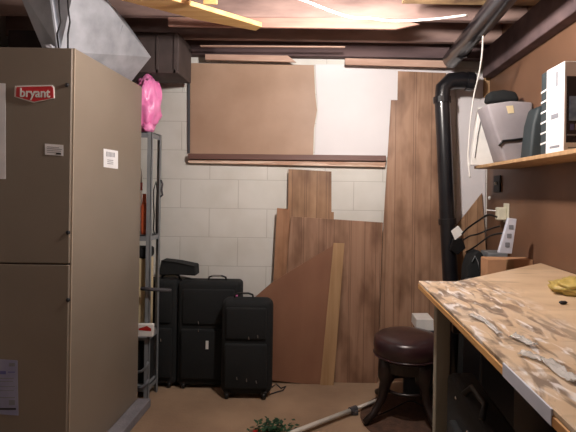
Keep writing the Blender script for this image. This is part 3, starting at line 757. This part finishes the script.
# worn white section of the edge
MB().box(BX0-.0012, BX0+.004, ontop(545, 415).y, ontop(500, 367).y, BZ-.019, BZ+.010, .0008, 1).build('edge_tape', 'tape_white', wbn)
lx = P(439, 380, L0.y-.04).x
def leg(x0, x1, y0, y1): return MB().box(x0, x1, y0, y1, 0, BZ-TH-.0005, .003, 1)
leg(P(433, 380, L0.y-.06).x, P(447, 380, L0.y-.06).x, L0.y-.10, L0.y-.06).build('leg', 'grey_wood', wbn)
leg(XR-.07, XR-.01, L0.y-.10, L0.y-.06).build('leg', 'grey_wood', wbn)
leg(BX0+.06, BX0+.11, .30, .34).build('leg', 'grey_wood', wbn)
leg(XR-.07, XR-.01, .30, .34).build('leg', 'grey_wood', wbn)
MB().box(BX0+.12, XR-.07, L0.y-.095, L0.y-.065, .76, .86, .003, 1).build('apron', 'dark_wood', wbn)
MB().box(BX0+.26, XR-.02, .35, L0.y-.12, .12, .14, .002, 1).build('lower_shelf', 'dark_wood', wbn)
# yellow film bag on the bench
yc = ontop(576, 292); 
yc = ontop(573, 296)
tag(MB().blob((yc.x+.02, yc.y, BZ+.03), (.10, .10, .035), .35, 4, 9, 2.4, zflat=BZ+.0125).build('yellow_bag', 'yellow_film', smooth=True), 'crumpled yellowish plastic bag on the workbench near the right wall', 'bag')
c = ontop(566, 301, BZ+.014)
tag(MB().blob((c.x-.03, c.y-.04, BZ+.018), (.014, .008, .006), .3, 2, 4).build('dark_crumb', 'ink_black', smooth=True), 'small dark crumb in front of the yellow plastic bag', 'debris')
# crumpled clear film, long folds
def folded(pts, width, amp, m, label, name, cat, seed=0, n=26, kcount=7):
    from mathutils import noise
    mb = MB(); bm = mb.bm; rows = []
    P_ = [Vector(p) for p in pts]
    for i in range(n):
        t = i/(n-1)*(len(P_)-1); k = min(int(t), len(P_)-2); c = P_[k].lerp(P_[k+1], t-k)
        dv = (P_[k+1]-P_[k]).normalized(); sd = Vector((-dv.y, dv.x, 0))
        row = []
        for j in range(kcount):
            u = j/(kcount-1)-.5
            h = abs(noise.noise(Vector((i*.45, j*.9, seed))))*amp*2 + .003
            w = width*(.75+.35*noise.noise(Vector((i*.35, 5, seed))))
            row.append(bm.verts.new(c+sd*u*w+Vector((0, 0, h))))
        rows.append(row)
    for i in range(n-1):
        for j in range(kcount-1):
            bm.faces.new((rows[i][j], rows[i][j+1], rows[i+1][j+1], rows[i+1][j]))
    ob = mb.build(name, m, smooth=True)
    sd_ = ob.modifiers.new('thick', 'SOLIDIFY'); sd_.thickness = .0012; sd_.offset = 1
    return tag(ob, label, cat, 'plastic film scraps on the workbench')
tz = BZ+.0125
def T(px, py): q = ontop(px, py, BZ+.012); q.z = tz; return q
folded([T(520, 355), T(538, 360), T(552, 366), T(562, 376), T(576, 384)], .035, .007, 'clear_film', 'crumpled clear plastic film at the near edge of the bench', 'plastic_film', 'plastic film', 3)
folded([T(512, 338), T(524, 342), T(534, 348)], .03, .008, 'clear_film', 'small scrap of clear plastic film farther back on the bench', 'plastic_film', 'plastic film', 8, 16)
folded([T(470, 316), T(484, 322), T(500, 336)], .02, .005, 'clear_film', 'thin strip of plastic film along the worn bench edge', 'plastic_film', 'plastic film', 12, 18)

# cardboard box behind the bench, over a black block added as shade
cb = thing('cardboard_box', (P(510, 280, 2.62).x, 2.62, .8), 'tan cardboard box standing behind the workbench', 'box')
q0, q1 = P(487, 259, 2.5), P(533, 263, 2.5)
CZ = .80
tag(MB().box(q0.x-.04, q1.x+.03 if q1.x+.03 < XR-.01 else XR-.01, 2.47, 2.78, 0, CZ-.002, .012, 2).build('shade_plinth', 'black_plastic'), 'added black block under the tan cardboard box, standing in for shade', 'tub')
MB().box(q0.x, q1.x, 2.5, 2.6, CZ, q0.z, .003, 1).build('carton', 'cardboard', cb)
MB().box((q0.x+q1.x)/2-.02, (q0.x+q1.x)/2+.02, 2.4988, 2.5, q0.z-.08, q0.z-.002).build('tape', 'lath', cb)
tag(MB().box(P(483, 252, 2.9).x, XR-.02, 2.8, 2.95, 0, P(500, 251, 2.9).z, .006, 2).build('grey_crate', 'steel_grey'), 'grey crate behind the tan cardboard box', 'crate')
bb = thing('black_bag', (P(475, 260, 2.9).x, 2.86, 0), 'black peaked bag between drain pipe and cardboard box', 'bag')
bq = [P(464, 284, 2.8), P(468, 268, 2.8), P(473, 255, 2.8), P(479, 250, 2.8), P(484, 255, 2.8), P(486, 284, 2.8)]
lowz = 0.0
bq[0].z = 0; bq[-1].z = 0
MB().prism(bq, (0, .14, 0)).build('bag_body', 'black_fabric', bb, bevel=.012, seg=3, smooth=True)
MB().tube([P(472, 262, 2.793), P(475, 256, 2.79), P(478, 262, 2.79), P(480, 272, 2.793)], .003, 6).build('strap', 'steel_grey', bb, smooth=True)

# black case under the bench, leaning away
bc = thing('long_case', (.5, 1.4, 0), 'long black padded case under the workbench beside the grey leg', 'case')
a0 = P(441, 362, 1.78); 
def CP(px, py, Y): return P(px, py, Y)
c1_ = [CP(441, 357, 1.72), CP(457, 358, 1.72), CP(500, 420, 1.25), CP(486, 470, 1.15), CP(440, 470, 1.5)]
x0 = a0.x+.005
f0 = [Vector((x0, 1.72, .002)), Vector((x0, 1.72, a0.z-.02)), Vector((x0, 1.66, a0.z+.005)), Vector((x0, 1.1, a0.z-.02)), Vector((x0, 1.0, .6)), Vector((x0, .95, .002))]
MB().prism(f0, (.09, 0, 0)).build('case_body', 'black_fabric', bc, bevel=.02, seg=3, smooth=True)
MB().prism([Vector((x0-.022, 1.60, .2)), Vector((x0-.022, 1.60, a0.z-.13)), Vector((x0-.022, 1.15, a0.z-.15)), Vector((x0-.022, 1.08, .2))], (.03, 0, 0)).build('case_pocket', 'black_fabric', bc, bevel=.01, seg=2, smooth=True)
MB().tube([Vector((x0+.0, 1.5, a0.z+.0)), Vector((x0+.02, 1.48, a0.z+.03)), Vector((x0+.02, 1.36, a0.z+.03)), Vector((x0, 1.33, a0.z-.0))], .01, 8).build('handle', 'black_trim', bc, smooth=True)
for (y, z) in ((1.58, -.05), (1.45, -.1), (1.25, -.14), (1.18, -.2)):
    MB().lathe([(.004, -.006), (.006, -.003), (.006, .002)], (x0-.001 if z > -.12 else x0-.023, y, a0.z+z), 10, 'X').build('stud', 'chrome', bc)
tag(MB().box(.75, 1.05, .95, 1.30, .142, .50, .006, 2).build('maroon_box', 'maroon'), 'dark maroon box on the shelf under the workbench', 'box')
tag(MB().box(.68, 1.10, 1.34, 1.64, .142, .84, .012, 2).build('shade_filler', 'black_plastic'), 'added black block behind the maroon box, standing in for shade under the workbench', 'bin')  # black block added so the space under the bench reads as dark shade
tag(MB().box(.80, 1.05, .97, 1.28, .502, .60, .006, 2).build('grey_storage_box', 'grey_box'), 'dark grey box on top of the maroon box under the workbench', 'box')
tag(MB().prism([P(416.5, 319.5, 2.96), P(433.5, 319.5, 2.96), P(434, 331, 2.96), P(416, 329, 2.96)], (0, .16, 0)).build('white_carton', 'white', bevel=.002), 'small white carton behind the stool seat, on the cabinet', 'carton')
cab = P(416, 330, 2.96)

# ------------------------------------------------------------------ stool
sX, sY = P(408, 340, 2.68).x, 2.70
szt = P(408, 335.5, 2.70).z
st = thing('stool', (sX, sY, 0), 'round stool with dark brown padded seat and curved black legs', 'stool')
RS = .195
MB().lathe([(.01, szt-.115), (RS*.93, szt-.115), (RS*.99, szt-.10), (RS*1.02, szt-.05), (RS*1.0, szt-.015), (RS*.88, szt+.004), (RS*.6, szt+.012), (RS*.3, szt+.016), (.01, szt+.017)], (sX, sY, 0), 40).build('seat', 'leather', st, smooth=True)
MB().lathe([(.02, szt-.18), (RS*.84, szt-.18), (RS*.88, szt-.116), (.02, szt-.116)], (sX, sY, 0), 40).build('seat_frame', 'dark_wood', st)
MB().tube([Vector((sX+RS*1.0*math.cos(a*math.pi/20), sY+RS*1.0*math.sin(a*math.pi/20), szt-.10)) for a in range(41)], .005, 6).build('piping', 'leather', st, smooth=True)
for k in range(4):
    a = R(209+90*k)
    ca, sa = math.cos(a), math.sin(a)
    prof = [(.140, szt-.10), (.146, szt-.16), (.15, szt-.22), (.155, .22), (.18, .13), (.235, .055), (.295, .0215)]
    MB().tube([Vector((sX+r*ca, sY+r*sa, z)) for r, z in prof], [.05, .052, .048, .034, .024, .021, .0185], 10).build('leg', 'dark_wood', st, smooth=True)
MB().tube([Vector((sX+.135*math.cos(i*math.pi/16), sY+.135*math.sin(i*math.pi/16), .17)) for i in range(33)], .010, 8).build('foot_ring', 'dark_wood', st, smooth=True)
# grey cabinet behind the stool
gc = thing('grey_cabinet', (.62, 3.02, 0), 'low dark grey box behind the stool against the panelling', 'box')
MB().box(P(404, 370, 2.96).x, P(434, 370, 2.96).x, 2.955, 3.0, 0, cab.z-.001, .003, 1).build('box_body', 'grey_box', gc)
MB().box(P(404, 370, 2.96).x+.01, P(434, 370, 2.96).x-.01, 2.95, 2.955, .05, cab.z-.06, .002, 1).build('box_panel', 'grey_box', gc)
# flat round brown disc under the stool
rc = ongr(415, 418)
tag(MB().lathe([(.01, .001), (.33, .0005), (.333, .003), (.33, .005), (.01, .005)], (sX+.06, sY-.04, 0), 40).build('round_disc', 'brown_mottled', smooth=False), 'flat round brown disc on the floor under the stool', 'mat')

# ------------------------------------------------------------------ floor things
def F_(px, py, h): q = ongr(px, py, h); return q
pa, pb_ = F_(378, 399.5, .03), F_(288, 434, .03); pe = pb_+(pb_-pa)*.5
wpz = thing('white_pole', (pa+pe)/2-Vector((0, 0, .012)), 'white telescopic pole lying on the floor in front of the stool', 'pole')
pa.z = pb_.z = pe.z = .028
pm = F_(353, 409.3, .03); pm.z = .028
dv = (pe-pa).normalized()
MB().tube([pa, pm], .010, 12).build('inner_tube', 'pole_white', wpz, smooth=True)
MB().tube([pm, pe], .0135, 12).build('outer_tube', 'pole_white', wpz, smooth=True)
MB().tube([pm-dv*.025, pm+dv*.025], .019, 12).build('lock_collar', 'grey_dark', wpz)
MB().box(pm.x-.012, pm.x+.03, pm.y-.02, pm.y+.0, .004, .03, .004, 1).build('lock_lever', 'grey_dark', wpz)
# green leafy garland
gl = MB(); gc0 = ongr(283, 432); random.seed(4)
for i in range(170):
    c = Vector((gc0.x-.055+random.gauss(0, .05), gc0.y-.02+random.gauss(0, .04), .012+abs(random.gauss(0, .02))))
    if c.z > .06: c.z = .05
    a = random.random()*6.28; l = random.uniform(.018, .035)
    d = Vector((math.cos(a), math.sin(a), random.uniform(-.2, .5)))*l; s_v = Vector((-math.sin(a), math.cos(a), 0))*l*.32
    e = c+d; e.z = max(e.z, .003)
    v = [gl.bm.verts.new(q) for q in (c, c+d*.5+s_v+Vector((0, 0, .003)), e, c+d*.5-s_v)]
    for q in v: q.co.z = max(q.co.z, .002)
    gl.bm.faces.new(v)
ga = gl.build('green_garland', 'green')
tag(ga, 'heap of dark green artificial leaves on the floor beside the white pole', 'garland', kind='stuff')
rb = ongr(262, 433)
tag(MB().box(rb.x-.05, rb.x+.04, rb.y-.05, rb.y+.01, .0005, .012, .004, 2).build('red_scrap', 'red'), 'small red scrap on the floor left of the green leaves', 'scrap')
cable([ongr(372, 421)+Vector((0, 0, .018)), ongr(390, 413)+Vector((0, 0, .018)), ongr(410, 404)+Vector((0, 0, .018)), ongr(425, 410)+Vector((0, 0, .018)), ongr(440, 413)+Vector((0, 0, .018))], .004, 'black_plastic',
      'thin black cable lying on the round brown disc under the stool', 'floor_cable')

# ------------------------------------------------------------------ bare bulb lamp on a joist, above the frame
LX, LY, LZ = .12, 1.85, 2.13
lp = thing('ceiling_lamp', (LX, LY, 2.272), 'bare bulb in a porcelain holder under the joists', 'lamp')
MB().lathe([(.02, -.06), (.045, -.055), (.055, -.02), (.06, .018)], (LX, LY, 2.272), 20).build('lamp_holder', 'white', lp, smooth=True)
em = bpy.data.materials.new('bulb'); em.use_nodes = True
b = em.node_tree.nodes['Principled BSDF']; b.inputs['Emission Color'].default_value = (1, .92, .86, 1); b.inputs['Emission Strength'].default_value = 1000
MATS['bulb'] = em
MB().lathe([(.012, .09), (.016, .07), (.03, .04), (.037, .015), (.036, -.012), (.026, -.032), (.01, -.04)], (LX, LY, LZ), 20).build('bulb', 'bulb', lp, smooth=True)

# ------------------------------------------------------------------ world, camera
w = bpy.data.worlds.new('World'); SC.world = w; w.use_nodes = True
w.node_tree.nodes['Background'].inputs[0].default_value = (.5, .5, .6, 1); w.node_tree.nodes['Background'].inputs[1].default_value = .02
cam = bpy.data.cameras.new('Camera'); co = bpy.data.objects.new('Camera', cam); COL.objects.link(co)
cam.sensor_width = 36; cam.sensor_fit = 'HORIZONTAL'; cam.lens = F/576*36
cam.shift_x = -(VX-288)/576; cam.shift_y = -(216-VY)/576; cam.clip_start = .02
co.matrix_world = Matrix.Translation((0, 0, EYE)) @ Matrix.Rotation(R(90), 4, 'X') @ Matrix.Rotation(ROLL, 4, 'Z')
SC.camera = co
vs = SC.view_settings; SC.display_settings.display_device = 'sRGB'
vs.view_transform = 'Standard'; vs.look = 'None'; vs.gamma = 1; vs.use_curve_mapping = False; vs.exposure = .25
